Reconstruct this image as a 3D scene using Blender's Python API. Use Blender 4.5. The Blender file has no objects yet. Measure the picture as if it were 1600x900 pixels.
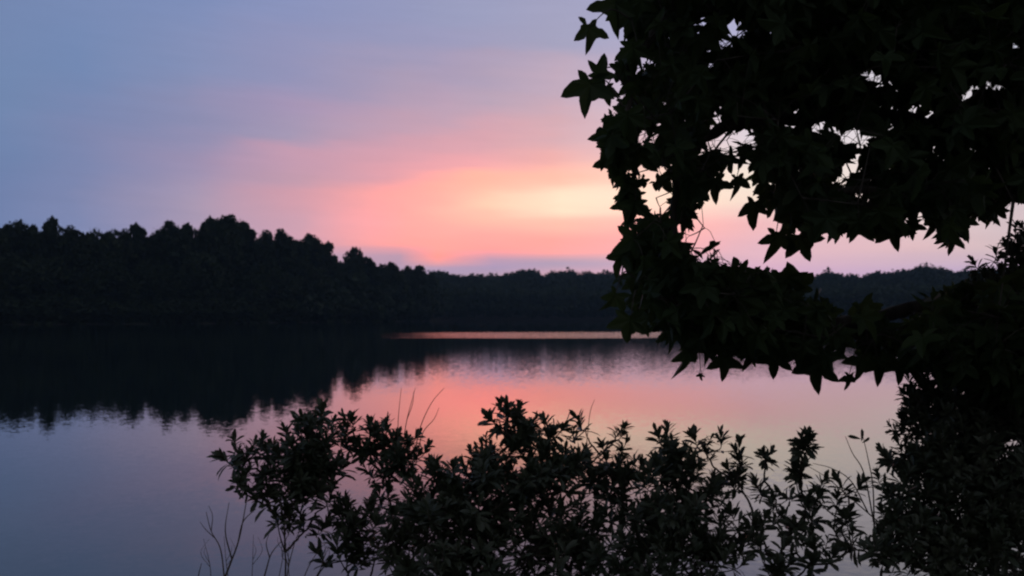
import bpy, math, random
import numpy as np

rng = np.random.default_rng(11)
random.seed(11)
R = math.radians
scene = bpy.context.scene
col = scene.collection

# ------------------------------------------------------------------ camera
F = 1386.0            # focal length in photograph pixels (1600 wide)
CAM_H = 1.5
PITCH = math.atan(47.0 / F)
CP, SP = math.cos(PITCH), math.sin(PITCH)


def ray(px, py):
    u, s = (px - 800.0) / F, (450.0 - py) / F
    return np.array([u, CP - s * SP, SP + s * CP])


def at(px, py, depth):
    """world point seen at photograph pixel px, py, depth metres out (world Y)"""
    d = ray(px, py)
    return np.array([0, 0, CAM_H]) + d * (depth / d[1])


def project(p):
    x, y, z = p[..., 0], p[..., 1], p[..., 2] - CAM_H
    fy = y * CP + z * SP
    fz = -y * SP + z * CP
    return 800 + F * x / fy, 450 - F * fz / fy


cam_data = bpy.data.cameras.new('camera')
cam = bpy.data.objects.new('camera', cam_data)
col.objects.link(cam)
scene.camera = cam
cam.location = (0, 0, CAM_H)
cam.rotation_euler = (R(90) + PITCH, 0, 0)
cam_data.sensor_width = 36.0
cam_data.lens = 36.0 * F / 1600.0
cam_data.clip_start = 0.05
cam_data.clip_end = 8000
cam_data.dof.use_dof = True
cam_data.dof.focus_distance = 3.7
cam_data.dof.aperture_fstop = cam_data.lens / 8.0      # an 8 mm pupil


# ------------------------------------------------------------------ helpers
def tag(o, label=None, cat=None, group=None, kind=None):
    if label: o['label'] = label
    if cat: o['category'] = cat
    if group: o['group'] = group
    if kind: o['kind'] = kind
    return o


def empty(name, loc):
    o = bpy.data.objects.new(name, None)
    o.empty_display_size = 0.2
    col.objects.link(o)
    o.location = [float(v) for v in loc]
    return o


class Mesh:
    """collects vertices and faces, then links them as one mesh object"""
    def __init__(self):
        self.v, self.f, self.n = [], [], 0

    def add(self, verts, faces):
        verts = np.asarray(verts, dtype=np.float64).reshape(-1, 3)
        self.v.append(verts)
        self.f.extend([tuple(int(i) + self.n for i in f) for f in faces])
        self.n += len(verts)

    def add_many(self, verts, faces):
        """verts (N, K, 3), the same faces for each of the N"""
        N, K, _ = verts.shape
        self.v.append(verts.reshape(-1, 3))
        base = self.n + np.arange(N) * K
        for f in faces:
            a = base[:, None] + np.array(f)[None, :]
            self.f.extend(map(tuple, a.tolist()))
        self.n += N * K

    def tube(self, pts, radii, sides=6):
        pts = np.asarray(pts, dtype=np.float64)
        n = len(pts)
        radii = np.broadcast_to(np.asarray(radii, dtype=np.float64), (n,))
        tan = np.gradient(pts, axis=0)
        tan /= np.linalg.norm(tan, axis=1)[:, None] + 1e-9
        ref = np.array([0.31, 0.17, 0.93]) if abs(tan[0] @ np.array([0.31, 0.17, 0.93])) < .9 else np.array([1.0, 0, 0])
        vs = []
        for i in range(n):
            a = np.cross(tan[i], ref); a /= np.linalg.norm(a) + 1e-9
            b = np.cross(tan[i], a)
            ref = np.cross(a, tan[i]) if False else ref
            for k in range(sides):
                t = 2 * math.pi * k / sides
                vs.append(pts[i] + radii[i] * (math.cos(t) * a + math.sin(t) * b))
        fs = []
        for i in range(n - 1):
            for k in range(sides):
                k2 = (k + 1) % sides
                fs.append((i * sides + k, i * sides + k2, (i + 1) * sides + k2, (i + 1) * sides + k))
        fs.append(tuple(range(sides))[::-1])
        fs.append(tuple((n - 1) * sides + k for k in range(sides)))
        self.add(vs, fs)

    def mesh(self, name, mat, smooth=False, origin=(0, 0, 0)):
        me = bpy.data.meshes.new(name)
        v = np.concatenate(self.v) - np.asarray(origin, dtype=np.float64)
        me.from_pydata(v.tolist(), [], self.f)
        me.materials.append(mat)
        if smooth:
            me.polygons.foreach_set('use_smooth', [True] * len(me.polygons))
        me.update()
        return me

    def build(self, name, mat, parent=None, smooth=False):
        """vertices are in world space; the parent's place is taken off"""
        org = np.zeros(3)
        p = parent
        while p is not None:
            org += np.array(p.location); p = p.parent
        o = bpy.data.objects.new(name, self.mesh(name, mat, smooth, org))
        col.objects.link(o)
        if parent: o.parent = parent
        return o


def curve(points, n=10):
    """smooth path through the given points (Catmull-Rom)"""
    p = [np.asarray(q, dtype=np.float64) for q in points]
    p = [2 * p[0] - p[1]] + p + [2 * p[-1] - p[-2]]
    out = []
    for i in range(1, len(p) - 2):
        for k in range(n):
            t = k / n
            a, b, c, d = p[i - 1], p[i], p[i + 1], p[i + 2]
            out.append(.5 * (2 * b + (c - a) * t + (2 * a - 5 * b + 4 * c - d) * t * t + (3 * b - a - 3 * c + d) * t ** 3))
    out.append(p[-2])
    return np.array(out)


def wobble(path, amp):
    k = np.cumsum(rng.normal(0, amp, path.shape), axis=0)
    k -= np.linspace(0, 1, len(path))[:, None] * k[-1]
    return path + k


def frames(tipdir, normal):
    """rotation matrices (N,3,3) with columns x, y=tipdir, z~normal"""
    y = tipdir / (np.linalg.norm(tipdir, axis=1)[:, None] + 1e-9)
    x = np.cross(y, normal); x /= np.linalg.norm(x, axis=1)[:, None] + 1e-9
    z = np.cross(x, y)
    return np.stack([x, y, z], axis=2)


# ------------------------------------------------------------------ materials
def new_mat(name):
    m = bpy.data.materials.new(name); m.use_nodes = True
    nt = m.node_tree; nt.nodes.clear()
    out = nt.nodes.new('ShaderNodeOutputMaterial')
    return m, nt, out


def leaf_material(name, dark, light, transl, noise_scale, rough=.55, tmix=.3):
    m, nt, out = new_mat(name)
    N = nt.nodes.new; L = nt.links.new
    tc = N('ShaderNodeTexCoord')
    nz = N('ShaderNodeTexNoise'); nz.inputs['Scale'].default_value = noise_scale; nz.inputs['Detail'].default_value = 3
    L(tc.outputs['Object'], nz.inputs['Vector'])
    rp = N('ShaderNodeValToRGB')
    rp.color_ramp.elements[0].position = .35; rp.color_ramp.elements[0].color = (*dark, 1)
    rp.color_ramp.elements[1].position = .7; rp.color_ramp.elements[1].color = (*light, 1)
    L(nz.outputs['Fac'], rp.inputs['Fac'])
    bs = N('ShaderNodeBsdfPrincipled'); bs.inputs['Roughness'].default_value = rough
    bs.inputs['Specular IOR Level'].default_value = .5 if rough < .5 else .25
    L(rp.outputs['Color'], bs.inputs['Base Color'])
    tr = N('ShaderNodeBsdfTranslucent'); tr.inputs['Color'].default_value = (*transl, 1)
    mx = N('ShaderNodeMixShader'); mx.inputs[0].default_value = tmix
    L(bs.outputs[0], mx.inputs[1]); L(tr.outputs[0], mx.inputs[2]); L(mx.outputs[0], out.inputs['Surface'])
    return m


def bark_material(name, dark, light, scale):
    m, nt, out = new_mat(name)
    N = nt.nodes.new; L = nt.links.new
    tc = N('ShaderNodeTexCoord'); mp = N('ShaderNodeMapping'); mp.inputs['Scale'].default_value = (1, 1, .25)
    nz = N('ShaderNodeTexNoise'); nz.inputs['Scale'].default_value = scale; nz.inputs['Detail'].default_value = 6
    L(tc.outputs['Object'], mp.inputs['Vector']); L(mp.outputs[0], nz.inputs['Vector'])
    rp = N('ShaderNodeValToRGB')
    rp.color_ramp.elements[0].position = .35; rp.color_ramp.elements[0].color = (*dark, 1)
    rp.color_ramp.elements[1].position = .65; rp.color_ramp.elements[1].color = (*light, 1)
    L(nz.outputs['Fac'], rp.inputs['Fac'])
    bs = N('ShaderNodeBsdfPrincipled'); bs.inputs['Roughness'].default_value = .9
    L(rp.outputs['Color'], bs.inputs['Base Color'])
    bp = N('ShaderNodeBump'); bp.inputs['Strength'].default_value = .6; bp.inputs['Distance'].default_value = .02
    L(nz.outputs['Fac'], bp.inputs['Height']); L(bp.outputs[0], bs.inputs['Normal'])
    L(bs.outputs[0], out.inputs['Surface'])
    return m


M_gum = leaf_material('sweetgum_leaf', (.032, .055, .022), (.055, .085, .03), (.08, .11, .03), 5, tmix=.35)
M_myrtle = leaf_material('myrtle_leaf', (.060, .078, .045), (.115, .125, .080), (.06, .08, .03), 7, rough=.4, tmix=.2)
M_wood_leaf = leaf_material('woodland_leaf', (.028, .045, .022), (.060, .080, .034), (.045, .07, .02), .12, rough=.8, tmix=.15)
M_far_leaf = leaf_material('hill_leaf', (.026, .042, .022), (.055, .075, .035), (.045, .07, .02), .03, rough=.85, tmix=.15)
M_bark = bark_material('gum_bark', (.045, .035, .028), (.13, .11, .09), 9)
M_twig = bark_material('twig_bark', (.05, .037, .028), (.11, .085, .065), 30)
M_trunk = bark_material('woodland_bark', (.05, .042, .035), (.12, .10, .085), 1.2)
M_pale = bark_material('pale_bark', (.22, .20, .17), (.5, .46, .40), 1.5)
M_dry = bark_material('dry_stalk', (.10, .075, .05), (.2, .15, .10), 40)


def ground_material(name, a, b, scale):
    m, nt, out = new_mat(name)
    N = nt.nodes.new; L = nt.links.new
    tc = N('ShaderNodeTexCoord')
    nz = N('ShaderNodeTexNoise'); nz.inputs['Scale'].default_value = scale; nz.inputs['Detail'].default_value = 8
    L(tc.outputs['Object'], nz.inputs['Vector'])
    rp = N('ShaderNodeValToRGB')
    rp.color_ramp.elements[0].position = .35; rp.color_ramp.elements[0].color = (*a, 1)
    rp.color_ramp.elements[1].position = .65; rp.color_ramp.elements[1].color = (*b, 1)
    L(nz.outputs['Fac'], rp.inputs['Fac'])
    bs = N('ShaderNodeBsdfPrincipled'); bs.inputs['Roughness'].default_value = .95
    L(rp.outputs['Color'], bs.inputs['Base Color'])
    L(bs.outputs[0], out.inputs['Surface'])
    return m


M_ground = ground_material('bank_soil', (.035, .045, .02), (.09, .075, .05), 2.0)
M_floor = ground_material('forest_floor', (.03, .035, .018), (.07, .06, .04), .08)


def water_material():
    m, nt, out = new_mat('lake_water')
    N = nt.nodes.new; L = nt.links.new

    def math_(op, a, b=None, c=None):
        n = N('ShaderNodeMath'); n.operation = op
        for i, v in enumerate((a, b, c)):
            if v is None: continue
            if isinstance(v, (int, float)): n.inputs[i].default_value = v
            else: L(v, n.inputs[i])
        return n.outputs[0]

    geo = N('ShaderNodeNewGeometry')
    pos = geo.outputs['Position']
    sep = N('ShaderNodeSeparateXYZ'); L(pos, sep.inputs[0])

    def noise(scale, detail, sx=1.0, sy=1.0, off=0.0, rough=.5):
        mp = N('ShaderNodeMapping'); mp.inputs['Scale'].default_value = (sx, sy, 1); mp.inputs['Location'].default_value = (off, off * .7, off * .3)
        L(pos, mp.inputs['Vector'])
        n = N('ShaderNodeTexNoise'); n.inputs['Scale'].default_value = scale; n.inputs['Detail'].default_value = detail
        n.inputs['Roughness'].default_value = rough
        L(mp.outputs[0], n.inputs['Vector'])
        return n

    def mrange(v, a, b, c=0.0, d=1.0):
        n = N('ShaderNodeMapRange'); n.interpolation_type = 'SMOOTHSTEP'
        for i, q in enumerate((a, b, c, d)): n.inputs[i + 1].default_value = q
        L(v, n.inputs[0]); return n.outputs[0]

    # where a breath of wind roughens the water: one long lane before the far shore, fainter cat's-paws nearer
    edge = noise(.07, 5, .6, 1.6, 3.1)
    ywarp = math_('MULTIPLY_ADD', edge.outputs['Fac'], 16.0, math_('ADD', sep.outputs['Y'], -8.0))
    lane = math_('MULTIPLY', mrange(ywarp, 66, 73), math_('SUBTRACT', 1.0, mrange(ywarp, 90, 97)))
    lane = math_('MULTIPLY', lane, mrange(math_('MULTIPLY_ADD', edge.outputs['Fac'], 14.0, sep.outputs['X']), -8, 9))
    paws = noise(.06, 4, .35, 1.0, 9.7)
    paw = math_('MULTIPLY', mrange(paws.outputs['Fac'], .5, .68), mrange(sep.outputs['X'], -4, 12))
    paw = math_('ADD', paw, math_('MULTIPLY', mrange(ywarp, 14, 30), mrange(sep.outputs['X'], -7, 2, 0, .7)))
    amp = math_('ADD', math_('MULTIPLY_ADD', lane, LANE, CALM), math_('MULTIPLY', paw, PAW))
    # slopes of the ripples
    r1 = noise(11, 2, .8, 1, .0)
    r2 = noise(31, 2, .8, 1, 5.3)
    s1 = N('ShaderNodeSeparateColor'); L(r1.outputs['Color'], s1.inputs[0])
    s2 = N('ShaderNodeSeparateColor'); L(r2.outputs['Color'], s2.inputs[0])

    def slope(c):
        a = math_('SUBTRACT', s1.outputs[c], .5)
        b = math_('SUBTRACT', s2.outputs[c], .5)
        return math_('MULTIPLY', math_('MULTIPLY_ADD', a, .8, b), amp)
    cb = N('ShaderNodeCombineXYZ')
    L(slope(0), cb.inputs[0]); L(slope(1), cb.inputs[1]); cb.inputs[2].default_value = 1
    nm = N('ShaderNodeVectorMath'); nm.operation = 'NORMALIZE'; L(cb.outputs[0], nm.inputs[0])
    bs = N('ShaderNodeBsdfPrincipled')
    bs.inputs['Base Color'].default_value = (.012, .026, .030, 1)
    bs.inputs['Roughness'].default_value = .02
    bs.inputs['IOR'].default_value = WATER_IOR
    L(nm.outputs[0], bs.inputs['Normal'])
    L(bs.outputs[0], out.inputs['Surface'])
    return m


CALM, LANE, PAW, WATER_IOR = .024, .60, .040, 1.5
M_water = water_material()

# ------------------------------------------------------------------ sky
def lin(c):
    c = c / 255.0
    return c / 12.92 if c <= .04045 else ((c + .055) / 1.055) ** 2.4


def hexlin(h):
    return np.array([lin(int(h[i:i + 2], 16)) for i in (0, 2, 4)])


HAZE, HAZE_TOP = 2.2e-4, 48.0
DIM_TOP = np.array([.10, .12, .18])
BACK = [(0, np.array([.11, .11, .125])), (15, np.array([.125, .125, .15])), (40, np.array([.13, .14, .175])), (90, np.array([.115, .135, .18]))]
SKY = {   # photograph column -> colours down that column
    0: [(0, '7387B0'), (150, '7086AE'), (310, '6C7EA8'), (420, '6C7CA4')],
    120: [(0, '778AB4'), (100, '7288B2'), (200, '7A85AD'), (300, '7984AC'), (345, '7C86AE'), (430, '8088AE')],
    300: [(0, '7E8EB9'), (100, '848FB6'), (180, '8A8CB0'), (250, '9A8FB0'), (320, 'A897B1'), (430, 'A694AE')],
    460: [(0, '8A93BC'), (100, '9293B8'), (170, 'A494B5'), (218, 'A497B4'), (236, 'C49AB0'), (280, 'C39AAD'), (300, 'D29CAB'), (360, 'CE9FB0'), (430, 'B096AE')],
    620: [(0, '9398BD'), (60, '9798BB'), (120, 'AA9BB6'), (200, 'C29FB3'), (240, 'D59FAE'), (270, 'DCA0AC'), (298, 'F8A8A4'), (350, 'FFABA5'), (381, 'F8A49F'), (391, 'CF9BA8'), (399, 'B096AE'), (430, 'A093B0')],
    685: [(0, '989CBE'), (60, '9C9BBD'), (110, 'AA9CB8'), (180, 'BEA1B6'), (225, 'D8A2AF'), (266, 'E4A4AC'), (285, 'FFB0A4'), (330, 'FFB8A9'), (360, 'FFACA4'), (385, 'FFA59E'), (403, 'F79C94'), (411, 'D89CA4'), (420, 'A096B6'), (430, 'A093B0')],
    760: [(0, '9C9FC0'), (60, 'A09EBD'), (100, 'AD9FB9'), (160, 'B9A3B8'), (210, 'D8A4B0'), (262, 'EBA9AE'), (278, 'FFB9A5'), (320, 'FFCFB4'), (338, 'FFC0AC'), (368, 'FBA8A2'), (390, 'F2A09D'), (398, 'CC9CAA'), (405, 'A896B2'), (418, '9A92B6'), (430, 'A595B0')],
    870: [(0, 'A2A2C1'), (60, 'A3A2BF'), (130, 'C0A9BC'), (190, 'D5ABB5'), (240, 'EFB0AE'), (280, 'FFC0AC'), (306, 'FFE6CA'), (333, 'FFE4C8'), (347, 'FBC0AE'), (380, 'F9A49F'), (396, 'F0A3A2'), (404, 'B69BB0'), (411, 'A298B6'), (430, 'C29CB0')],
    1170: [(0, 'ACABCC'), (45, 'B0AFD0'), (200, 'DCD0DA'), (280, 'F8E6D6'), (310, 'F6DECE'), (332, 'F0C8C4'), (350, 'EFB8BC'), (395, 'E0B4C2'), (430, 'D0A8C4')],
    1460: [(0, 'BCBCCC'), (200, 'E0D8DC'), (330, 'E4D0CE'), (385, 'DDBABF'), (402, 'CFB2C0'), (430, 'BEA6C4')],
    1600: [(0, 'B4B8C8'), (200, 'CCC4CA'), (385, 'D0BABE'), (430, 'B8A4C0')],
}


def glow(px, py):
    """the phone clipped the reds of the glow: how much brighter it really was"""
    return .62 * math.exp(-((px - 755) / 140.0) ** 2 - ((py - 345) / 60.0) ** 2)


def build_world():
    w = bpy.data.worlds.new('World'); scene.world = w
    w.use_nodes = True
    nt = w.node_tree; nt.nodes.clear()
    N = nt.nodes.new; L = nt.links.new

    def math_(op, a, b=None, c=None):
        n = N('ShaderNodeMath'); n.operation = op
        for i, v in enumerate((a, b, c)):
            if v is None: continue
            if isinstance(v, (int, float)): n.inputs[i].default_value = v
            else: L(v, n.inputs[i])
        return n.outputs[0]

    tc = N('ShaderNodeTexCoord')
    sp = N('ShaderNodeSeparateXYZ'); L(tc.outputs['Generated'], sp.inputs[0])
    el = math_('MULTIPLY', math_('ARCSINE', sp.outputs['Z']), 180 / math.pi)
    az = math_('MULTIPLY', math_('ARCTAN2', sp.outputs['X'], sp.outputs['Y']), 180 / math.pi)

    def noise(sx, sy, detail, off, slant=0.0):
        cb = N('ShaderNodeCombineXYZ')
        L(math_('MULTIPLY', az, sx), cb.inputs[0])
        L(math_('MULTIPLY', math_('MULTIPLY_ADD', az, slant, el), sy), cb.inputs[1]); cb.inputs[2].default_value = off
        n = N('ShaderNodeTexNoise'); n.inputs['Scale'].default_value = 1; n.inputs['Detail'].default_value = detail
        L(cb.outputs[0], n.inputs['Vector'])
        return n.outputs['Fac']
    # clouds: long soft streaks that bend the bands of colour
    n1 = math_('SUBTRACT', noise(.07, .40, 5, 2.2, .06), .5)
    n2 = math_('SUBTRACT', noise(.16, 1.1, 5, 7.7, .03), .5)
    low = N('ShaderNodeMapRange'); low.interpolation_type = 'SMOOTHSTEP'
    for i, q in enumerate((4.5, 14.0, .05, 1.0)): low.inputs[i + 1].default_value = q
    L(el, low.inputs[0])
    warp = math_('MULTIPLY', math_('MULTIPLY_ADD', n1, 3.4, math_('MULTIPLY', n2, 1.3)), low.outputs[0])
    ew = math_('ADD', el, warp)
    aw = math_('MULTIPLY_ADD', math_('SUBTRACT', noise(.1, .25, 4, 13.0), .5), 5.0, az)
    fac = math_('DIVIDE', ew, 60.0)

    columns = []
    for px, stops in SKY.items():
        a_deg = math.degrees(math.atan((px - 800) / F))
        out = []
        for py, h in stops:
            d = ray(px, py); e = math.degrees(math.asin(d[2] / np.linalg.norm(d)))
            c = hexlin(h); g = glow(px, py)
            c = c * np.array([1 + g, 1, 1])
            c = c * math.exp(HAZE * min(1500, (HAZE_TOP - CAM_H) / math.sin(R(max(e, 1.2)))))    # what the air takes away on the way
            out.append((e, c))
        out.sort(key=lambda t: t[0])
        top = out[-1]
        out.append((top[0] + 9, top[1] * .55 + DIM_TOP * .3))
        out.append((50, DIM_TOP))
        columns.append((a_deg, out))
    first, last = columns[0], columns[-1]
    side = lambda c, k: [(e, v * k + np.array([.04, .05, .07]) * (1 - k)) for e, v in c]
    columns = [(-180, BACK), (-100, BACK), (-60, side(first[1], .6))] + columns + [(60, side(last[1], .5)), (100, BACK), (180, BACK)]

    prev = None
    for i, (a, stops) in enumerate(columns):
        rp = N('ShaderNodeValToRGB')
        els = rp.color_ramp.elements
        rp.color_ramp.interpolation = 'EASE' if -31 < a < 31 else 'LINEAR'
        while len(els) < len(stops): els.new(.5)
        for k, (e, c) in enumerate(stops):
            els[k].position = min(1, max(0, e / 60.0 + k * 1e-5))
        for k, (e, c) in enumerate(stops):
            els[k].color = (*(c / 2), 1)
        L(fac, rp.inputs['Fac'])
        if prev is None:
            prev = rp.outputs['Color']; continue
        mr = N('ShaderNodeMapRange'); mr.inputs[1].default_value = columns[i - 1][0]; mr.inputs[2].default_value = a
        L(aw if -31 < a < 31 else az, mr.inputs[0])
        mx = N('ShaderNodeMix'); mx.data_type = 'RGBA'
        L(mr.outputs[0], mx.inputs[0]); L(prev, mx.inputs[6]); L(rp.outputs['Color'], mx.inputs[7])
        prev = mx.outputs[2]
    n3 = noise(.22, 2.0, 6, 21.0, .04)
    vm = N('ShaderNodeVectorMath'); vm.operation = 'SCALE'
    L(prev, vm.inputs[0]); L(math_('MULTIPLY_ADD', n3, .08, .955), vm.inputs['Scale'])
    prev = vm.outputs[0]
    # the clear twilight air over it all
    sky = N('ShaderNodeTexSky'); sky.sky_type = 'NISHITA'; sky.sun_disc = False
    sky.sun_elevation = R(SUN_EL); sky.sun_rotation = R(SUN_AZ)
    b1 = N('ShaderNodeBackground'); b1.inputs['Strength'].default_value = 2.0
    b2 = N('ShaderNodeBackground'); b2.inputs['Strength'].default_value = .0015
    L(prev, b1.inputs['Color']); L(sky.outputs['Color'], b2.inputs['Color'])
    ad = N('ShaderNodeAddShader'); L(b1.outputs[0], ad.inputs[0]); L(b2.outputs[0], ad.inputs[1])
    wo = N('ShaderNodeOutputWorld'); L(ad.outputs[0], wo.inputs['Surface'])


SUN_EL, SUN_AZ = 4.0, 4.0
build_world()
sun_d = bpy.data.lights.new('sun', 'SUN'); sun_d.energy = .002; sun_d.angle = R(40); sun_d.color = (1, .72, .55)
sun = bpy.data.objects.new('sun', sun_d); col.objects.link(sun)
sun.rotation_euler = (R(90 - SUN_EL), 0, R(180 - SUN_AZ))

# ------------------------------------------------------------------ lake, banks, terrain
def shore(a):
    return float(np.interp(a, [-80, -45, -30, -19, -13, -7.4, -5.2, -4.0, 10, 30, 50, 80],
                           [150, 200, 228, 255, 300, 370, 420, 470, 500, 470, 330, 160]))


def land(a, d):
    """height of the far land at azimuth a (degrees), distance d"""
    s = d - shore(a)
    t = min(1, max(0, s / 60)); t = t * t * (3 - 2 * t)
    b = min(1, max(0, (s - 60) / 160)); b = b * b * (3 - 2 * b)
    left = .25 + 4.5 * t + 8.5 * b
    u = min(1, max(0, s / 230)); u = u * u * (3 - 2 * u)
    top = 21.5 + 1.6 * math.sin(a * .55) + 1.1 * math.sin(a * 1.3 + 1) - 2.2 * min(1, max(0, (a - 8) / 10)) 
    right = .25 + top * u
    k = min(1, max(0, (a + 9) / 6))
    v = min(1, max(0, (d - 500) / 200))
    k = max(k, .6 * v)
    return left * (1 - k) + right * k if s > 0 else -.6 + .85 * max(0, 1 + s / 6)


m = Mesh()
azs = np.linspace(-80, 80, 161)
offs = [-6, 0, 4, 10, 20, 35, 55, 80, 115, 150, 190, 240, 320, 450, 650, 900]
vs = []
for a in azs:
    for s in offs:
        d = shore(a) + s
        wob = 1.2 * math.sin(a * 3.1) + .8 * math.sin(a * 7.7 + s * .01)
        vs.append((math.sin(R(a)) * (d + wob), math.cos(R(a)) * (d + wob), land(a, d)))
k = len(offs)
m.add(vs, [(i * k + j, i * k + j + 1, (i + 1) * k + j + 1, (i + 1) * k + j) for i in range(len(azs) - 1) for j in range(k - 1)])
tag(m.build('terrain', M_floor, smooth=True), kind='structure')

m = Mesh()
ring = [(1750 * math.cos(t), 1750 * math.sin(t), 0) for t in np.linspace(0, 2 * math.pi, 96, endpoint=False)]
m.add(ring, [tuple(range(96))])
tag(m.build('lake_water', M_water), kind='structure')


def bank_z(x, y):
    base = .28 if y < 1 else .28 - .62 * min(1, (y - 1) / 3.6) ** 1.4
    return base + .035 * math.sin(x * 1.7 + y) + .02 * math.sin(x * 4.3 - 2 * y)


m = Mesh()
xs = np.concatenate([np.linspace(-400, -14, 12), np.linspace(-12, 12, 49), np.linspace(14, 400, 12)])
ys = np.concatenate([np.linspace(-400, -8, 10), np.linspace(-6, 5.5, 24)])
vs = [(x, y + (.35 * math.sin(x * .8) if y > 1 else 0), bank_z(x, y)) for x in xs for y in ys]
k = len(ys)
m.add(vs, [(i * k + j, (i + 1) * k + j, (i + 1) * k + j + 1, i * k + j + 1) for i in range(len(xs) - 1) for j in range(k - 1)])
tag(m.build('ground', M_ground, smooth=True), kind='structure')

# ------------------------------------------------------------------ woodland trees on the left shore
QUAD = np.array([[-.5, -.42, 0], [.42, -.5, .1], [.5, .4, -.05], [-.36, .5, .12]])


def clumps(mesh, centers, sizes, flat=.4):
    n = len(centers)
    nrm = rng.normal(size=(n, 3)); nrm[:, 2] += flat
    up = rng.normal(size=(n, 3))
    Rm = frames(up, nrm)
    q = QUAD[None] * sizes[:, None, None] * rng.uniform(.75, 1.25, (n, 1, 3))
    mesh.add_many(np.einsum('nij,nkj->nki', Rm, q) + centers[:, None, :], [(0, 1, 2), (0, 2, 3)])


def lobe_points(c, r, n):
    d = rng.normal(size=(n, 3)); d /= np.linalg.norm(d, axis=1)[:, None]
    rad = rng.uniform(.25, 1.06, n) ** .5
    return np.asarray(c) + d * rad[:, None] * np.asarray(r)


def crown_mesh(H, width, bottom, kind):
    """crown of leaf clumps for a tree H metres tall"""
    m = Mesh()
    nl = 22
    for i in range(nl):
        t = (i + .5) / nl
        z = bottom + (H - bottom) * (.08 + .84 * t)
        if kind == 'round':
            prof = math.sin(math.pi * (.14 + .76 * t)) ** .8
        elif kind == 'tall':
            prof = .95 * (1 - t * .62) ** .7
        elif kind == 'top':
            prof = .45 + .75 * math.sin(math.pi * min(1, t * .95)) * t
        else:
            prof = .95 * math.sin(math.pi * (.22 + .66 * t))
        a = i * 2.4 + rng.uniform(-.5, .5)
        off = width * .36 * prof * rng.uniform(.35, 1.2)
        r = width * .22 * (.45 + .65 * prof) * rng.uniform(.6, 1.35)
        rz = r * rng.uniform(.75, 1.35)
        if z + rz > H: z = H - rz * .93
        clump_n = int(95 + 120 * prof)
        clumps(m, lobe_points((off * math.cos(a), off * math.sin(a), z), (r, r, rz), clump_n), rng.uniform(.45, 1.15, clump_n))
        # little shoots that break the outline
        k = 60
        p = lobe_points((off * math.cos(a), off * math.sin(a), z), (r * 1.3, r * 1.3, rz * 1.32), k)
        p[:, 2] = np.minimum(p[:, 2], H + rng.uniform(-.5, .7, k))
        clumps(m, p, rng.uniform(.22, .6, k))
    return m


def trunk_mesh(H, bottom, rad):
    m = Mesh()
    p = wobble(curve([(0, 0, -.5), (.1, 0, H * .3), (-.15, .1, H * .6), (0, 0, H * .9)], 5), .05)
    m.tube(p, np.linspace(rad, rad * .2, len(p)), 7)
    for i in range(7):
        t = rng.uniform(.35, .85); b = p[int(t * (len(p) - 1))]
        a = i * 2.4
        L_ = H * .22 * (1.1 - t)
        e = b + np.array([math.cos(a) * L_, math.sin(a) * L_, L_ * .8])
        m.tube(curve([b, (b + e) / 2 + np.array([0, 0, -.3]), e], 4), np.linspace(rad * .4, .03, 9), 5)
    return m


PROTO = []
for i, (H, wd, bt, kd) in enumerate([(24, 13, 3.5, 'round'), (24, 9.0, 4, 'tall'), (24, 11, 6, 'top'), (24, 12, 2.5, 'broad'), (24, 8, 5, 'top'), (24, 14, 3, 'round')]):
    PROTO.append((crown_mesh(H, wd, bt, kd).mesh('crown', M_wood_leaf), trunk_mesh(H, bt, .32).mesh('trunk', M_trunk, True), H))
LOW = (crown_mesh(9, 8, .1, 'broad').mesh('crown', M_wood_leaf), trunk_mesh(9, .1, .12).mesh('trunk', M_trunk, True), 9)
pale_trunk = trunk_mesh(24, 4, .24).mesh('trunk', M_pale, True)

WOOD_GROUP = 'trees massed on the wooded left shore'


def tree(proto, x, y, z, H, wide, label, trunk=None):
    crown_me, trunk_me, H0 = proto
    r = empty('woodland_tree', (x, y, z))
    s = H / H0
    r.scale = (s * wide, s * wide, s)
    r.rotation_euler = (0, 0, rng.uniform(0, 6.28))
    tag(r, label, 'tree', WOOD_GROUP)
    for nm, me in (('trunk', trunk or trunk_me), ('crown', crown_me)):
        o = bpy.data.objects.new(nm, me); col.objects.link(o); o.parent = r
    return r


def wood_tree(px, ytop, back, proto, wide, label, trunk=None):
    """a tree whose tip shows at photograph height ytop, standing `back` metres behind the shore"""
    a = math.degrees(math.atan((px - 800) / F))
    d = shore(a) + back
    Y = d * math.cos(R(a)); X = d * math.sin(R(a))
    z = land(a, d)
    H = at(px, ytop, Y)[2] - z
    return tree(proto, X, Y, z - .3, H + .3, wide, label, trunk)


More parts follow.
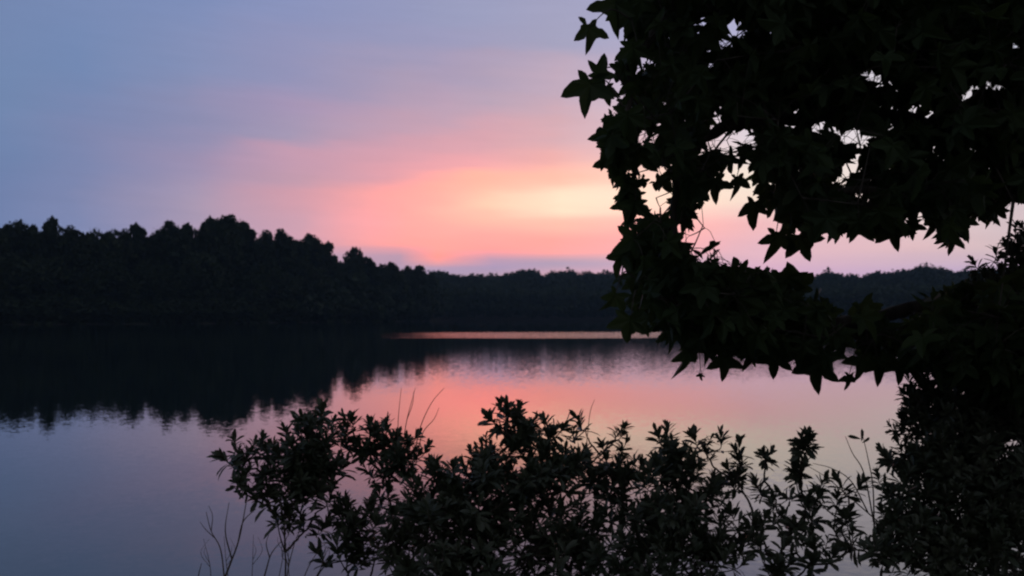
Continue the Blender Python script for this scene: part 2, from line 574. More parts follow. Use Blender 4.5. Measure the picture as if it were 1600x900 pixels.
MASS = 'dark leafy tree merging into the black wood of the left shore'
skyline = [   # x, y of the tip, prototype, width, own label where it stands out
    (-60, 345, 0, 1.0, None), (-15, 348, 3, .9, None), (12, 345, 0, .8, None), (38, 346, 5, .7, None),
    (75, 339, 4, .62, 'narrow tree whose crown pokes above its neighbours near the wood\'s left end'), (102, 354, 3, .8, None), (132, 360, 0, .8, None), (160, 358, 5, .75, None), (188, 359, 3, .8, None),
    (216, 349, 4, .75, 'small peaked crown above the long even dip in the wood\'s skyline'), (245, 358, 0, .8, None), (268, 348, 2, .85, 'broad crown rising just left of the wood\'s twin highest tops'), (296, 351, 3, .8, None),
    (322, 339, 4, .62, 'slim upright crown beside the highest tree of the wood'), (350, 337, 2, .95, 'highest tree of the left wood, with a ragged broad top'), (382, 346, 4, .8, 'tree with a leaning ragged top just right of the highest crown'), (412, 361, 3, .75, None), (440, 360, 2, .75, 'tufted tree midway down the falling skyline of the wood'),
    (466, 371, 0, .75, None), (488, 367, 2, .82, 'ragged crown at the sharp step where the wood\'s skyline drops'), (508, 378, 4, .8, 'narrow crown right on the edge of the skyline step'), (524, 410, 3, .6, None), (550, 387, 3, .85, 'pointed tree standing alone past the skyline step'),
    (576, 401, 4, 1.0, 'small tree just right of the pointed lone one'), (595, 413, 3, .9, None), (612, 408, 0, .85, 'rounded low crown near the tip of the wooded point'), (634, 416, 3, .8, None), (653, 414, 4, 1.05, 'small upright crown, last of the wooded point before the distant ridge'), (672, 426, 3, .8, None)]
SKY_X = [s[0] for s in skyline]; SKY_Y = [s[1] for s in skyline]
for i, (px, yt, pr, wd, lab) in enumerate(skyline):
    wood_tree(px, yt, rng.uniform(12, 26), PROTO[pr], wd, lab or MASS)
# the trees in front of them and behind the gaps
for px in np.arange(-90, 668, 19):
    x = px + rng.uniform(-7, 7)
    yt = float(np.interp(x, SKY_X, SKY_Y)) + (rng.uniform(12, 30) if x < 490 else rng.uniform(16, 30) if x < 535 else rng.uniform(6, 14))
    wood_tree(x, yt, rng.uniform(28, 45), PROTO[int(rng.integers(0, 6))], rng.uniform(.85, 1.1), MASS)
for px in np.arange(-100, 664, 23):
    x = px + rng.uniform(-8, 8)
    f = rng.uniform(.45, .75)
    top = float(np.interp(x, SKY_X, SKY_Y))
    wood_tree(x, 503 - (503 - top) * f, rng.uniform(3, 8), PROTO[int(rng.integers(0, 6))], rng.uniform(1.0, 1.4), 'lower dark tree at the water\'s edge in front of the left wood')
wood_tree(496, 425, 2.5, PROTO[2], .8, 'tree with a thin pale bare trunk at the edge of the left wood', pale_trunk)
for px in np.arange(-100, 668, 17):
    x = px + rng.uniform(-6, 6)
    top = float(np.interp(x, SKY_X, SKY_Y))
    wood_tree(x, 503 - (503 - top) * rng.uniform(.16, .3), rng.uniform(.6, 2.5), LOW, rng.uniform(1.1, 1.7), 'bushy sapling overhanging the water below the left wood')

# the far ridge: woods that read as one mass
m = Mesh()
cnt = 0
for a in np.arange(-14, 62, .34):
    for s in (1, 7, 16, 30, 48, 70, 95, 120, 150, 180, 205, 225, 240, 262, 285, 315, 350):
        aa = a + rng.uniform(-.2, .2); ss = s + rng.uniform(-4, 4) if s > 8 else s
        d = shore(aa) + ss
        if aa > 33 and rng.random() < .4: continue
        H = rng.uniform(13.5, 17) + 1.2 * math.sin(aa * 2.3) + .8 * math.sin(aa * 5.1 + 1) + (1.6 if rng.random() < .08 else 0)
        if s < 5: H *= .6
        w = rng.uniform(4, 7)
        x, y, z = d * math.sin(R(aa)), d * math.cos(R(aa)), land(aa, d)
        n = 70 if s < 200 else 130
        c = lobe_points((x, y, z + H * .6), (w, w, H * .4), n)
        clumps(m, c, rng.uniform(.9, 2.2, n), .8)
        cnt += 1
tag(m.build('woods', M_far_leaf), 'dark distant woods covering the low ridge across the lake', 'woods', kind='stuff')

# ------------------------------------------------------------------ leaves
def star_leaf(seed):
    r = np.random.default_rng(seed)
    pts = [(0, 0, 0)]
    tips = [(-122, .60), (-61, .93), (0, 1.06), (61, .93), (122, .60)]
    for i, (a, L_) in enumerate(tips):
        a += r.uniform(-9, 9); L_ *= r.uniform(.84, 1.1)
        w = r.uniform(19, 24) if abs(a) < 100 else 23
        out = [(a - w, .58 * L_), (a - .42 * w, .82 * L_), (a, L_), (a + .42 * w, .82 * L_), (a + w, .58 * L_)]
        if i == 0: out = [(a - 40, .16)] + out
        pts += [(math.sin(R(q)) * l, math.cos(R(q)) * l, -.16 * l * l + .10 * abs(math.sin(R(q * 3)))) for q, l in out]
        if i < 4:
            na = (tips[i][0] + tips[i + 1][0]) / 2 + r.uniform(-4, 4); nl = r.uniform(.40, .52)
            pts.append((math.sin(R(na)) * nl, math.cos(R(na)) * nl, .03))
    pts.append((math.sin(R(162)) * .16, math.cos(R(162)) * .16, 0))
    p = np.array(pts)
    p[:, 2] += r.uniform(-.25, .25) * p[:, 0] * p[:, 1] + r.uniform(-.15, .55) * abs(p[:, 0]) - r.uniform(-.05, .5) * p[:, 1] * abs(p[:, 1])
    n = len(p)
    return p, [(0, i, i + 1) for i in range(1, n - 1)] + [(0, n - 1, 1)]


STARS = [star_leaf(s) for s in range(16)]


def lance_leaf(curl):
    y = np.array([0, .22, .5, .8, 1.0]); w = np.array([.014, .075, .135, .14, 0])
    P = []
    for a, b in zip(y[:-1], w[:-1]):
        z = -curl * a * a
        P += [(-b, a, z + .35 * b), (0, a, z), (b, a, z + .35 * b)]
    P.append((0, 1, -curl))
    f = []
    for i in range(3):
        o = 3 * i
        f += [(o, o + 1, o + 4, o + 3), (o + 1, o + 2, o + 5, o + 4)]
    f += [(9, 10, 12), (10, 11, 12)]
    return np.array(P), f


LANCES = [lance_leaf(c) for c in (-.08, .05, .18, .32, .5)]


def put(mesh, shapes, pos, rot, size):
    """one leaf of a random shape at each pos"""
    pick = rng.integers(0, len(shapes), len(pos))
    for k, (P, f) in enumerate(shapes):
        s = pick == k
        if not s.any(): continue
        v = P[None] * size[s][:, None, None]
        mesh.add_many(np.einsum('nij,nkj->nki', rot[s], v) + pos[s][:, None, :], f)


def inside(poly, x, y):
    c = False; n = len(poly); j = n - 1
    for i in range(n):
        xi, yi = poly[i]; xj, yj = poly[j]
        if (yi > y) != (yj > y) and x < (xj - xi) * (y - yi) / (yj - yi) + xi: c = not c
        j = i
    return c


# ------------------------------------------------------------------ the sweetgum on the right
TX, TY = 3.12, 4.75
gum = empty('sweetgum_tree', (TX, TY, bank_z(TX, 4.2)))
tag(gum, 'sweetgum tree with star shaped leaves hanging over the lake from the right', 'tree')
tz = bank_z(TX, 4.2)
m = Mesh()
tp = wobble(curve([(TX, TY, tz - .4), (TX - .03, TY, 1.2), (TX + .05, TY + .05, 2.6), (TX + .02, TY + .15, 4.6), (TX + .1, TY + .2, 6.5)], 8), .008)
m.tube(tp, np.interp(np.linspace(0, 1, len(tp)), [0, .06, .3, 1], [.21, .15, .125, .05]), 12)
m.build('trunk', M_bark, gum, True)


def on_trunk(z):
    return tp[int(np.argmin(abs(tp[:, 2] - z)))]


BOUGHS = [   # each limb: way points
    [on_trunk(2.7), at(1380, 60, 4.1), at(1180, 20, 3.6), at(1040, 30, 3.25), at(985, 90, 3.1), at(975, 220, 3.05)],
    [on_trunk(2.3), at(1420, 190, 4.0), at(1260, 180, 3.6), at(1110, 210, 3.3), at(1050, 320, 3.2), at(1050, 470, 3.2)],
    [on_trunk(1.75), at(1450, 480, 4.1), at(1300, 500, 3.7), at(1160, 480, 3.4), at(1030, 465, 3.2)],
    [on_trunk(2.1), at(1500, 300, 3.7), at(1380, 290, 3.3), at(1230, 320, 3.2)],
    [on_trunk(3.2), at(1400, -160, 4.3), at(1200, -220, 3.9), at(1060, -160, 3.6)],
    [on_trunk(2.9), at(1600, 60, 4.0), at(1640, 90, 3.3), at(1700, 180, 2.9)],
    [on_trunk(1.9), at(1600, 470, 4.1), at(1660, 500, 3.6), at(1760, 560, 3.4)],
    [on_trunk(3.9), (2.2, 4.2, 4.3), (1.5, 3.7, 4.6), (1.0, 3.4, 4.5)],
    [on_trunk(3.5), (3.2, 4.6, 4.0), (3.9, 4.3, 4.3), (4.4, 4.1, 4.2)],
    [on_trunk(4.6), (2.8, 5.4, 5.3), (2.7, 6.1, 5.7), (2.5, 6.6, 5.8)],
]
paths = [wobble(curve(b, 9), .006) for b in BOUGHS]
wood = [Mesh() for _ in BOUGHS]
leafm = [Mesh() for _ in BOUGHS]
for p, w in zip(paths, wood):
    w.tube(p, np.linspace(.042, .007, len(p)), 7)

# leaf centres as seen from the path: what the canopy covers, and the lights through it
UPPER = [(972, -120), (985, 40), (990, 110), (985, 190), (980, 240), (1000, 285), (1095, 290), (1120, 268), (1160, 262), (1195, 315), (1215, 350), (1262, 376), (1300, 364), (1380, 368), (1430, 356), (1485, 376), (1508, 358), (1565, 338), (1660, 310), (1800, 250), (1800, -120)]
STRIP = [(990, 280), (1095, 280), (1105, 375), (1145, 395), (1160, 450), (990, 450), (978, 395), (1002, 350)]
LOWER = [(965, 445), (1010, 412), (1110, 412), (1160, 432), (1240, 448), (1275, 488), (1335, 498), (1355, 478), (1380, 505), (1440, 478), (1530, 450), (1700, 420), (1800, 600), (1650, 640), (1460, 590), (1440, 565), (1380, 560), (1280, 572), (1200, 552), (1120, 555), (1075, 540), (995, 512), (965, 480)]
GAPS = [(1158, 352, 44), (1150, 48, 19), (1092, 42, 13), (1014, 98, 8), (1112, 14, 8), (1135, 66, 9), (1232, 193, 17), (1276, 208, 14), (1108, 225, 15), (1128, 215, 9), (1142, 235, 15), (1120, 190, 11), (1160, 215, 13), (1325, 213, 17), (1350, 218, 16), (1310, 285, 10), (1319, 270, 8),
        (1372, 130, 12), (1371, 175, 10), (1405, 183, 9), (1405, 73, 8), (1455, 193, 12), (1466, 180, 6), (1592, 62, 9), (1590, 145, 9), (1352, 317, 8), (1020, 210, 14), (975, 200, 12), (1000, 110, 8), (1165, 305, 9),
        (1040, 322, 20), (1005, 330, 12), (1060, 365, 12), (1100, 372, 14), (1020, 398, 8), (1130, 410, 9), (1092, 408, 8), (1250, 370, 12), (1262, 378, 10), (1422, 342, 6), (1435, 345, 7), (1460, 370, 8), (1520, 350, 12), (1545, 355, 14), (1590, 325, 16), (1550, 385, 42), (1595, 375, 40), (1520, 400, 30), (1290, 390, 24), (1335, 545, 12), (1312, 565, 12), (1232, 565, 10), (1400, 470, 45), (1325, 475, 28), (1280, 450, 26)]
for _ in range(46):
    GAPS.append((rng.uniform(1000, 1420) if rng.random() < .7 else rng.uniform(1420, 1590), rng.uniform(30, 340), rng.uniform(3, 8)))
G = np.array(GAPS, dtype=float)


def in_gap(px, py, size_px):
    return (((G[:, 0] - px) ** 2 + (G[:, 1] - py) ** 2) < (G[:, 2] * .78 + size_px * .38) ** 2).any()


allp = np.concatenate(paths); owner = np.concatenate([[i] * len(p) for i, p in enumerate(paths)])
owner = owner.astype(int)


def hang(n):
    """leaf tips droop, blades face every way but mostly out"""
    tip = rng.normal(0, .5, (n, 3)); tip[:, 2] -= rng.uniform(.45, 1.2, n)
    nrm = rng.normal(0, .85, (n, 3)); nrm[:, 1] -= .45; nrm[:, 2] += .4
    return frames(tip, nrm)


def spray(center, n, spread, test=None):
    """a twig from the nearest limb to center, with leaves on stalks around it"""
    global allp, owner
    dist = np.linalg.norm(allp - center, axis=1)
    j = int(np.argmin(dist)); o = int(owner[j])
    if dist[j] > .5: return
    a = allp[j]
    mid = (a + center) / 2 + np.array([0, 0, .01 + .03 * dist[j]])
    end = center + np.array([0, 0, .03])
    tw = curve([a, mid, end], 5)
    pos = center + rng.normal(0, spread, (n, 3))
    size = np.clip(rng.normal(.076, .014, n), .042, .105)
    if test is not None:
        px, py = project(pos)
        keep = np.array([test(px[i], py[i], size[i] * F / pos[i, 1]) for i in range(n)], dtype=bool)
        pos, size = pos[keep], size[keep]
    if len(pos) == 0: return
    wood[o].tube(tw, np.linspace(min(.006, .002 + .01 * dist[j]), .0018, len(tw)), 5)
    allp = np.concatenate([allp, tw[2:]]); owner = np.concatenate([owner, np.full(len(tw) - 2, o)])
    put(leafm[o], STARS, pos, hang(len(pos)), size)
    for p in pos:
        q = tw[int(np.argmin(np.linalg.norm(tw - p, axis=1)))]
        wood[o].tube(curve([q, (q + p) / 2 + np.array([0, 0, .02]), p], 2), .0013, 3)


def fill(poly, count, d0, d1, n, spread, gaps=True, margin=0):
    xs = [p[0] for p in poly]; ys = [p[1] for p in poly]
    t = lambda x, y, s: inside(poly, x, y + s * .42) and (not gaps or not in_gap(x, y + s * .25, s))
    done = 0
    while done < count:
        x, y = rng.uniform(min(xs), max(xs)), rng.uniform(min(ys), max(ys))
        if not inside(poly, x, y): continue
        spray(at(x, y, rng.uniform(d0, d1)), n, spread, t); done += 1


fill(UPPER, 900, 2.9, 4.9, 9, .085)
LEFT = [(948, 175), (985, 175), (1005, 290), (1000, 420), (968, 415), (985, 360), (972, 300), (955, 260)]
TOPLEFT = [(958, -60), (1010, -60), (1000, 170), (970, 170), (978, 90)]
fill(LEFT, 16, 3.0, 3.3, 5, .05, False)
fill(TOPLEFT, 12, 3.0, 3.4, 6, .06)
fill(STRIP, 44, 3.0, 3.7, 6, .07)
fill(LOWER, 280, 3.0, 4.5, 8, .08)
# the crown above and beside the view
for _ in range(150):
    b = paths[int(rng.choice([4, 5, 7, 8, 9]))]
    c = b[int(rng.integers(6, len(b)))] + rng.normal(0, .28, 3)
    px, py = project(c)
    if px < 1600 and py > -60: continue
    spray(c, 9, .1)
for _ in range(160):
    c = tp[-1] + np.array([-.1, 0, -1.2]) + rng.normal(0, 1, 3) * np.array([.9, .9, .8])
    px, py = project(c)
    if px < 1620 and py > -60 and c[2] < 3.4: continue
    spray(c, 9, .12)

# leaves that stand out along the edge of the foliage: x, y of the stalk's end, length, lean of the tip
EDGE = [(919, 44, 40, -8, 3.0), (922, 132, 56, 12, 3.0), (934, 118, 34, 200, 3.0), (962, 6, 46, 8, 3.05), (946, 140, 30, -5, 3.1), (958, 213, 46, 28, 3.05), (963, 250, 38, 5, 3.1), (976, 284, 38, 18, 3.1), (992, 318, 34, 12, 3.1),
        (1032, 345, 40, 0, 3.1), (990, 372, 40, 52, 3.1), (972, 400, 34, 20, 3.15), (1118, 285, 34, 4, 3.2), (1150, 280, 30, -8, 3.3), (1180, 320, 34, 12, 3.3), (1212, 368, 42, 4, 3.3), (1252, 372, 44, -22, 3.3),
        (1300, 352, 32, 0, 3.3), (1396, 358, 38, -5, 3.4), (1426, 352, 26, 8, 3.4), (1484, 362, 42, -8, 3.3), (1500, 355, 36, 20, 3.5), (1075, 550, 40, 2, 3.2), (1100, 540, 36, -14, 3.2), (1129, 560, 38, 0, 3.3), (1172, 550, 30, 5, 3.4), (1210, 556, 40, 4, 3.3), (1240, 545, 40, -12, 3.3),
        (1276, 568, 52, 3, 3.3), (1326, 588, 24, 10, 3.6), (1372, 565, 36, 0, 3.5), (1402, 566, 38, -6, 3.5), (1432, 566, 40, 4, 3.5), (1346, 560, 36, 14, 3.4), (985, 500, 44, 10, 3.1), (960, 462, 36, 30, 3.1), (1095, 585, 10, 0, 3.2), (1345, 480, 40, -20, 3.5), (1245, 452, 44, 160, 3.4)]
for x, y, L_, lean, d in EDGE:
    p = at(x, y, d)[None]
    t = np.array([[-math.sin(R(lean)), rng.uniform(-.25, .1), -math.cos(R(lean))]])
    nrm = np.array([[rng.uniform(-.9, .9), -1, rng.uniform(-.3, .6)]])
    j = int(np.argmin(np.linalg.norm(allp - p[0], axis=1))); o = int(owner[j])
    put(leafm[o], STARS, p, frames(t, nrm), np.array([L_ / F * d]))
    a = allp[j]
    wood[o].tube(curve([a, (a + p[0]) / 2 + np.array([0, 0, .05]), p[0]], 4), np.linspace(.004, .0013, 9), 4)

for w, lf in zip(wood, leafm):
    b = w.build('bough', M_bark, gum, True)
    if lf.n: lf.build('foliage', M_gum, b)

# ------------------------------------------------------------------ wax myrtle shrubs along the bank
def shrub(label, base_px, lobes, group='evergreen shrubs on the near bank', thick=1.3, big=.95):
    """lobes: x, y, half width, half height in the photograph, depth, density"""
    d0 = float(np.mean([l[4] for l in lobes]))
    bx = (base_px - 800) / F * d0
    bz = min(bank_z(bx, d0), .2)
    root = empty('myrtle_shrub', (bx, d0, bz))
    tag(root, label, 'shrub', group)
    st, lf = Mesh(), Mesh()
    base = np.array([bx, d0, bz - .15])
    known = [base + np.array([rng.uniform(-.05, .05), rng.uniform(-.05, .05), .05 + .1 * i]) for i in range(3)]
    for (x, y, rx, ry, d, dens) in sorted(lobes, key=lambda l: -l[1]):
        c = at(x, y, d)
        k = d / F
        rx, ry = rx * 1.12, ry * 1.12
        rad = np.array([rx * k, max(rx, ry) * k * .9, ry * k])
        # the stem leaves an older one lower down, or the stool at the ground
        K = np.array(known)
        cost = np.linalg.norm(K - c, axis=1) + 3 * np.maximum(0, K[:, 2] - c[2] + .10)
        b0 = K[int(np.argmin(cost))]
        low = c - np.array([0, 0, rad[2] * .4]) + (b0 - c) * np.array([.15, .15, .1])
        mid = b0 * .5 + low * .5 + np.array([rng.uniform(-.02, .02), rng.uniform(-.02, .02), -.01])
        stem = wobble(curve([b0, mid, low, c], 6), .0025)
        st.tube(stem, np.linspace(.0048, .002, len(stem)), 6)
        known += list(stem[3:])
        n = max(2, int(math.pi * rx * ry / 640.0 * dens * thick * (d / 3.2) ** 2))
        dirs = rng.normal(size=(n, 3)); dirs /= np.linalg.norm(dirs, axis=1)[:, None]
        tips = c + dirs * (rng.uniform(.15, 1, n) ** .45)[:, None] * rad
        for q in tips:
            out = (q - c) / (np.linalg.norm(q - c) + 1e-6)
            ax = np.array([0, 0, 1.0]) * rng.uniform(.6, 1.1) + out * rng.uniform(.3, .8) + rng.normal(0, .2, 3)
            ax /= np.linalg.norm(ax)
            s0 = stem[int(rng.integers(len(stem) * 2 // 3, len(stem)))]
            tw = curve([s0, (s0 + q) / 2 - np.array([0, 0, .012]), q - ax * .02, q + ax * .035], 4)
            st.tube(tw, np.linspace(.0028, .0012, len(tw)), 4)
            nl = int(rng.integers(16, 30))
            t = rng.uniform(0, 1, nl)
            ang = np.arange(nl) * 2.4 + rng.uniform(0, 6)
            side = np.cross(ax, [.3, .9, .2]); side /= np.linalg.norm(side)
            s2 = np.cross(ax, side)
            radial = np.cos(ang)[:, None] * side + np.sin(ang)[:, None] * s2
            open_ = R(10) + R(82) * (1 - t) ** .9 + rng.normal(0, .17, nl)
            tip = np.cos(open_)[:, None] * ax + np.sin(open_)[:, None] * radial
            nrm = -radial * np.cos(open_)[:, None] + ax * np.sin(open_)[:, None] + rng.normal(0, .25, (nl, 3))
            pos = q - ax * .04 + ax * (t * .06)[:, None]
            size = rng.uniform(.042, .070, nl) * (1 - .25 * t) * big * rng.uniform(.75, 1.2)
            put(lf, LANCES, pos, frames(tip, nrm), size)
    st.build('stems', M_twig, root, True)
    lf.build('foliage', M_myrtle, root)
    return root


shrub('small shrub with two leafy lobes, leftmost on the near bank', 455, [
    (500, 672, 26, 40, 3.3, 1.0), (508, 730, 30, 45, 3.25, 1.1), (470, 735, 45, 40, 3.25, .95), (380, 710, 32, 22, 3.2, 1.2), (370, 752, 26, 16, 3.15, 1.1), (405, 765, 28, 22, 3.2, .9), (452, 790, 30, 26, 3.2, .75), (440, 822, 18, 22, 3.2, .6), (455, 712, 60, 40, 3.3, .7), (495, 800, 28, 30, 3.3, .7), (430, 762, 34, 20, 3.2, .9), (488, 700, 48, 50, 3.3, .9), (476, 655, 26, 18, 3.35, .6)])
shrub('lobed shrub with thin bare stalks above it, second from the left', 590, [
    (555, 658, 20, 22, 3.4, .65), (580, 695, 42, 26, 3.4, 1.0), (632, 712, 34, 26, 3.35, 1.0), (600, 735, 50, 16, 3.4, .55), (535, 690, 12, 14, 3.4, .5), (560, 800, 40, 24, 3.3, .7), (610, 800, 40, 26, 3.3, .65), (590, 850, 55, 40, 3.2, 1.0), (540, 870, 40, 25, 3.2, .8), (640, 870, 50, 40, 3.1, .9), (600, 700, 55, 34, 3.4, .8), (545, 820, 36, 30, 3.25, .8)])
shrub('biggest rounded shrub at the middle of the near bank', 780, [
    (795, 645, 20, 12, 3.3, 1.0), (800, 664, 32, 26, 3.3, 1.1), (835, 680, 45, 36, 3.35, 1.0), (775, 715, 45, 36, 3.25, 1.0), (715, 745, 40, 34, 3.2, 1.1), (865, 668, 22, 22, 3.4, .9), (690, 800, 55, 45, 3.15, 1.1), (770, 790, 60, 55, 3.2, 1.2), (850, 770, 55, 55, 3.25, .95), (720, 865, 80, 40, 3.05, .95), (830, 860, 75, 45, 3.1, 1.0), (655, 790, 30, 30, 3.2, .9), (800, 740, 90, 50, 3.25, .8), (740, 820, 90, 60, 3.1, .7), (880, 720, 36, 40, 3.3, .8), (880, 840, 50, 50, 3.2, .8)])
shrub('loose twiggy shrub against the right side of the biggest one', 930, [
    (915, 672, 22, 20, 3.5, .6), (950, 690, 32, 22, 3.5, .6), (920, 735, 32, 26, 3.5, .55), (960, 770, 40, 42, 3.4, .8), (905, 820, 40, 45, 3.3, .9), (970, 840, 45, 45, 3.2, .9), (945, 725, 50, 30, 3.4, .7), (930, 870, 60, 35, 3.15, .9), (990, 730, 25, 30, 3.4, .7)])
shrub('dense shrub with two rounded heads side by side on the near bank', 1060, [
    (1048, 694, 24, 22, 3.3, 1.1), (1100, 700, 34, 20, 3.35, 1.0), (1060, 725, 42, 28, 3.3, 1.05), (1030, 770, 40, 40, 3.25, .9), (1095, 775, 45, 40, 3.25, .75), (1060, 840, 60, 45, 3.1, 1.1), (1000, 880, 55, 30, 3.0, .9), (1125, 850, 40, 40, 3.1, 1.1), (1060, 790, 80, 60, 3.2, .8), (1090, 880, 80, 30, 3.0, 1.0), (1140, 740, 25, 24, 3.3, .7)])
shrub('open airy shrub topped by one star like tuft of leaves', 1240, [
    (1256, 692, 18, 9, 3.2, 3.2), (1160, 705, 16, 12, 3.3, .4), (1193, 712, 10, 6, 3.3, .4), (1250, 735, 18, 20, 3.2, .9), (1252, 765, 34, 22, 3.2, .9), (1205, 765, 22, 14, 3.25, .6), (1150, 740, 18, 16, 3.3, .5), (1175, 800, 40, 24, 3.2, .8), (1240, 825, 30, 26, 3.2, .65), (1300, 800, 34, 24, 3.25, .7), (1328, 765, 22, 14, 3.25, .7), (1280, 860, 45, 26, 3.1, .5), (1200, 865, 45, 28, 3.1, .9), (1340, 840, 34, 28, 3.1, .6)], thick=1.3, big=1.0)
shrub('tall black shrub filling the right edge beneath the sweetgum', 1540, [
    (1432, 620, 24, 30, 3.5, .9), (1425, 670, 30, 24, 3.5, .9), (1475, 640, 45, 60, 3.4, 1.5), (1550, 600, 60, 80, 3.5, 1.7), (1620, 620, 60, 90, 3.5, 1.6), (1415, 715, 38, 20, 3.3, 1.0), (1470, 730, 50, 45, 3.2, 1.6), (1550, 730, 70, 60, 3.2, 1.1), (1400, 760, 30, 24, 3.2, .8), (1425, 800, 50, 40, 3.1, 1.2), (1510, 810, 60, 50, 3.1, 1.6), (1590, 800, 50, 40, 3.1, 1.4), (1400, 860, 50, 36, 3.0, 1.2), (1490, 870, 60, 36, 3.0, 1.2), (1640, 740, 50, 70, 3.2, 1.2), (1580, 480, 60, 60, 3.8, 1.5), (1500, 530, 55, 60, 3.8, 1.6), (1640, 500, 60, 80, 3.8, 1.4), (1590, 870, 40, 25, 3.0, .6), (1530, 700, 90, 90, 3.4, .9), (1560, 840, 90, 50, 3.3, .7)], thick=1.9, big=.92)
shrub('slender leaved branches of a taller shrub showing under the sweetgum at right', 1640, [
    (1540, 410, 26, 18, 3.6, .7), (1580, 392, 30, 34, 3.6, .8), (1625, 390, 40, 40, 3.6, .9), (1570, 440, 40, 18, 3.6, 1.0), (1640, 450, 50, 50, 3.6, 1.1)])

# ------------------------------------------------------------------ bare stalks
def stalk(name, label, ways, rad, group, sides=(), leaves=()):
    pts = [at(*w) for w in ways]
    o_ = pts[0]
    m_ = Mesh()
    p = curve(pts, 7)
    m_.tube(p, np.linspace(rad, rad * .35, len(p)), 5)
    for s in sides:
        q = [at(*w) for w in s]
        q = curve([p[int(np.argmin(np.linalg.norm(p - q[0], axis=1)))]] + q[1:], 5)
        m_.tube(q, np.linspace(rad * .6, rad * .25, len(q)), 4)
    o = bpy.data.objects.new(name, m_.mesh(name, M_dry, True, o_)); col.objects.link(o)
    o.location = o_.tolist()
    tag(o, label, 'stalk', group)
    for x, y, L_, lean, d in leaves:
        lm = Mesh()
        t = np.array([[math.sin(R(lean)), 0, math.cos(R(lean))]])
        put(lm, LANCES, at(x, y, d)[None], frames(t, np.array([[.2, -1, .2]])), np.array([L_ * d / F]))
        lm.build('leaf', M_myrtle, o)
    return o


GS = 'thin bare stalks rising from the shrubs'
D_ = 3.35
stalk('grass_stalk', 'straight upright stalk, leftmost above the second shrub', [(622, 720, D_), (622, 660, D_), (627, 606, D_)], .0022, GS)
stalk('grass_stalk', 'upright curving stalk, second from the left above the second shrub', [(628, 730, D_), (634, 665, D_), (649, 606, D_)], .0024, GS, sides=[[(636, 660, D_), (645, 630, D_), (646, 612, D_)]])
stalk('grass_stalk', 'long leaning stalk reaching furthest right above the second shrub', [(646, 720, D_), (656, 670, D_), (674, 630, D_), (694, 606, D_)], .0024, GS)
stalk('grass_stalk', 'low leaning stalk beneath the longest one above the second shrub', [(650, 725, D_), (660, 678, D_), (678, 655, D_), (686, 637, D_)], .0022, GS)
stalk('grass_stalk', 'single stalk standing up from the loose twiggy shrub', [(912, 760, 3.4), (917, 690, 3.4), (922, 645, 3.4), (929, 624, 3.4)], .0022, GS)
stalk('grass_stalk', 'tall stalk with two small leaves at its tip, by the right shrub', [(1366, 830, D_), (1364, 760, D_), (1356, 715, D_), (1347, 676, D_)], .0032, GS, leaves=[(1347, 692, 16, 60, D_), (1346, 690, 20, 8, D_), (1345, 686, 20, -75, D_)])
stalk('grass_stalk', 'bare arching stalk just left of the two leaved one', [(1366, 820, D_), (1350, 740, D_), (1332, 708, D_), (1321, 682, D_)], .003, GS)
stalk('grass_stalk', 'pale arched stalk bending left from the open airy shrub', [(1356, 800, D_), (1330, 752, D_), (1300, 732, D_), (1270, 724, D_)], .0028, GS)
stalk('grass_stalk', 'pale stalk slanting left lower than the arched one', [(1372, 815, D_), (1320, 770, D_), (1290, 745, D_), (1262, 728, D_)], .0028, GS)
GB = 'bare twigs at the left end of the bank'
D_ = 3.1
stalk('bare_twig', 'dark forked twig, tallest of the bare ones at the bank\'s left end', [(340, 930, D_), (360, 880, D_), (374, 840, D_), (386, 778, D_)], .0045, GB, sides=[[(372, 845, D_), (380, 815, D_), (400, 795, D_)], [(362, 876, D_), (352, 830, D_), (358, 785, D_)]])
stalk('bare_twig', 'thin crooked twig left of the tallest bare one', [(352, 920, D_), (345, 860, D_), (330, 830, D_), (322, 800, D_)], .0028, GB, sides=[[(336, 840, D_), (322, 828, D_), (312, 815, D_)], [(330, 828, D_), (332, 806, D_), (326, 790, D_)]])
stalk('bare_twig', 'short dark stub, leftmost of the bare twigs', [(308, 930, D_), (310, 900, D_), (315, 880, D_)], .003, GB)
stalk('bare_twig', 'leaning bare twig right of the tallest one', [(405, 930, D_), (416, 890, D_), (424, 865, D_), (440, 845, D_)], .0035, GB, sides=[[(422, 870, D_), (416, 850, D_), (420, 835, D_)]])
stalk('bare_twig', 'straight thin twig, rightmost of the bare ones', [(446, 930, D_), (450, 890, D_), (460, 850, D_), (470, 825, D_)], .0026, GB, sides=[[(452, 880, D_), (446, 850, D_), (452, 830, D_)]])
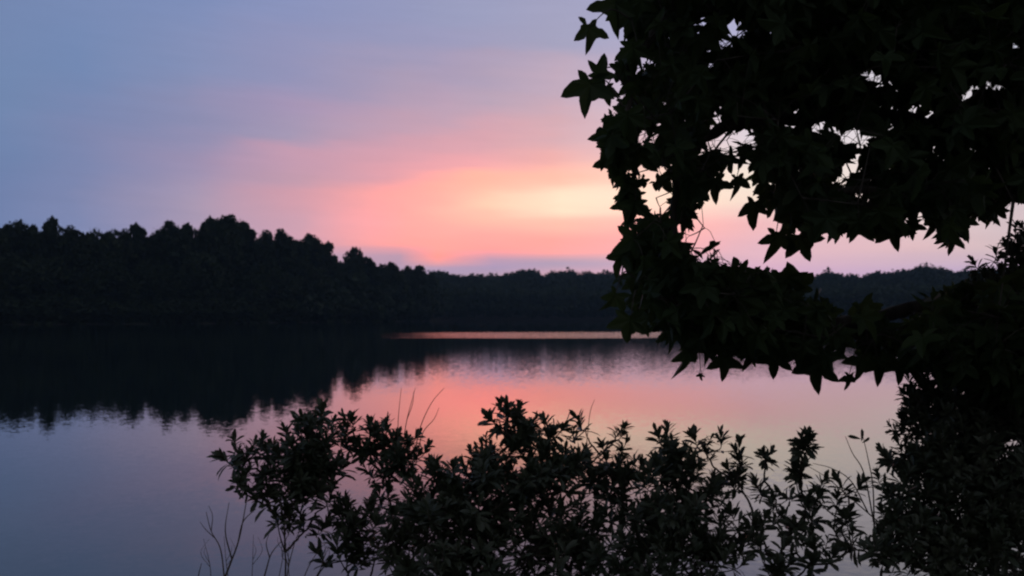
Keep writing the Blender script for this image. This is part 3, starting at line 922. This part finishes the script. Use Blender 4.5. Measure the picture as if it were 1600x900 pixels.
stalk('bare_twig', 'faint slanting twig below the first leafy shrub', [(466, 930, D_), (480, 890, D_), (498, 860, D_), (512, 846, D_)], .0022, GB)

for i, (x0, x1, y1, who) in enumerate([(362, 350, 838, 'faint upright twig between the tallest bare one and the bank edge'), (392, 396, 835, 'faint twig leaning on the tallest bare one'), (428, 446, 812, 'faint long twig touching the first leafy shrub from below'), (458, 452, 846, 'faint short twig beneath the first leafy shrub'), (486, 520, 838, 'faint twig slanting towards the second leafy shrub'), (330, 318, 842, 'faint twig beside the short dark stub')]):
    xm = (x0 + x1) / 2 + rng.uniform(-5, 5); yb = (930 + y1) / 2
    stalk('bare_twig', who, [(x0, 935, D_), (xm, yb, D_), (x1, y1, D_)], .0018, GB, sides=[[(xm, yb, D_), (xm + rng.uniform(-16, 16), yb - 22, D_), (xm + rng.uniform(-20, 20), yb - 44, D_)], [(xm, yb - 8, D_), (xm + rng.uniform(-14, 14), yb - 22, D_), (xm + rng.uniform(-16, 16), yb - 32, D_)]])

# ------------------------------------------------------------------ the evening air
m = Mesh()
h = 1850.0
v = [(x, y, z) for x in (-h, h) for y in (-h, h) for z in (-2.0, HAZE_TOP)]
m.add(v, [(0, 1, 3, 2), (4, 6, 7, 5), (0, 4, 5, 1), (2, 3, 7, 6), (0, 2, 6, 4), (1, 5, 7, 3)])
hm, nt, out = new_mat('haze')
pv = nt.nodes.new('ShaderNodeVolumePrincipled')
pv.inputs['Color'].default_value = (.45, .68, 1.0, 1)
pv.inputs['Density'].default_value = HAZE
nt.links.new(pv.outputs[0], out.inputs['Volume'])
tag(m.build('haze', hm), 'thin blue evening haze over the lake', 'haze', kind='stuff')

# ------------------------------------------------------------------ render settings
scene.render.engine = 'CYCLES'
scene.view_settings.view_transform = 'Standard'
scene.view_settings.look = 'None'
scene.view_settings.exposure = 0
scene.view_settings.gamma = 1
c = scene.cycles
c.max_bounces = 6; c.diffuse_bounces = 2; c.glossy_bounces = 3; c.transmission_bounces = 4; c.volume_bounces = 0
c.use_denoising = True
c.filter_width = 2.2
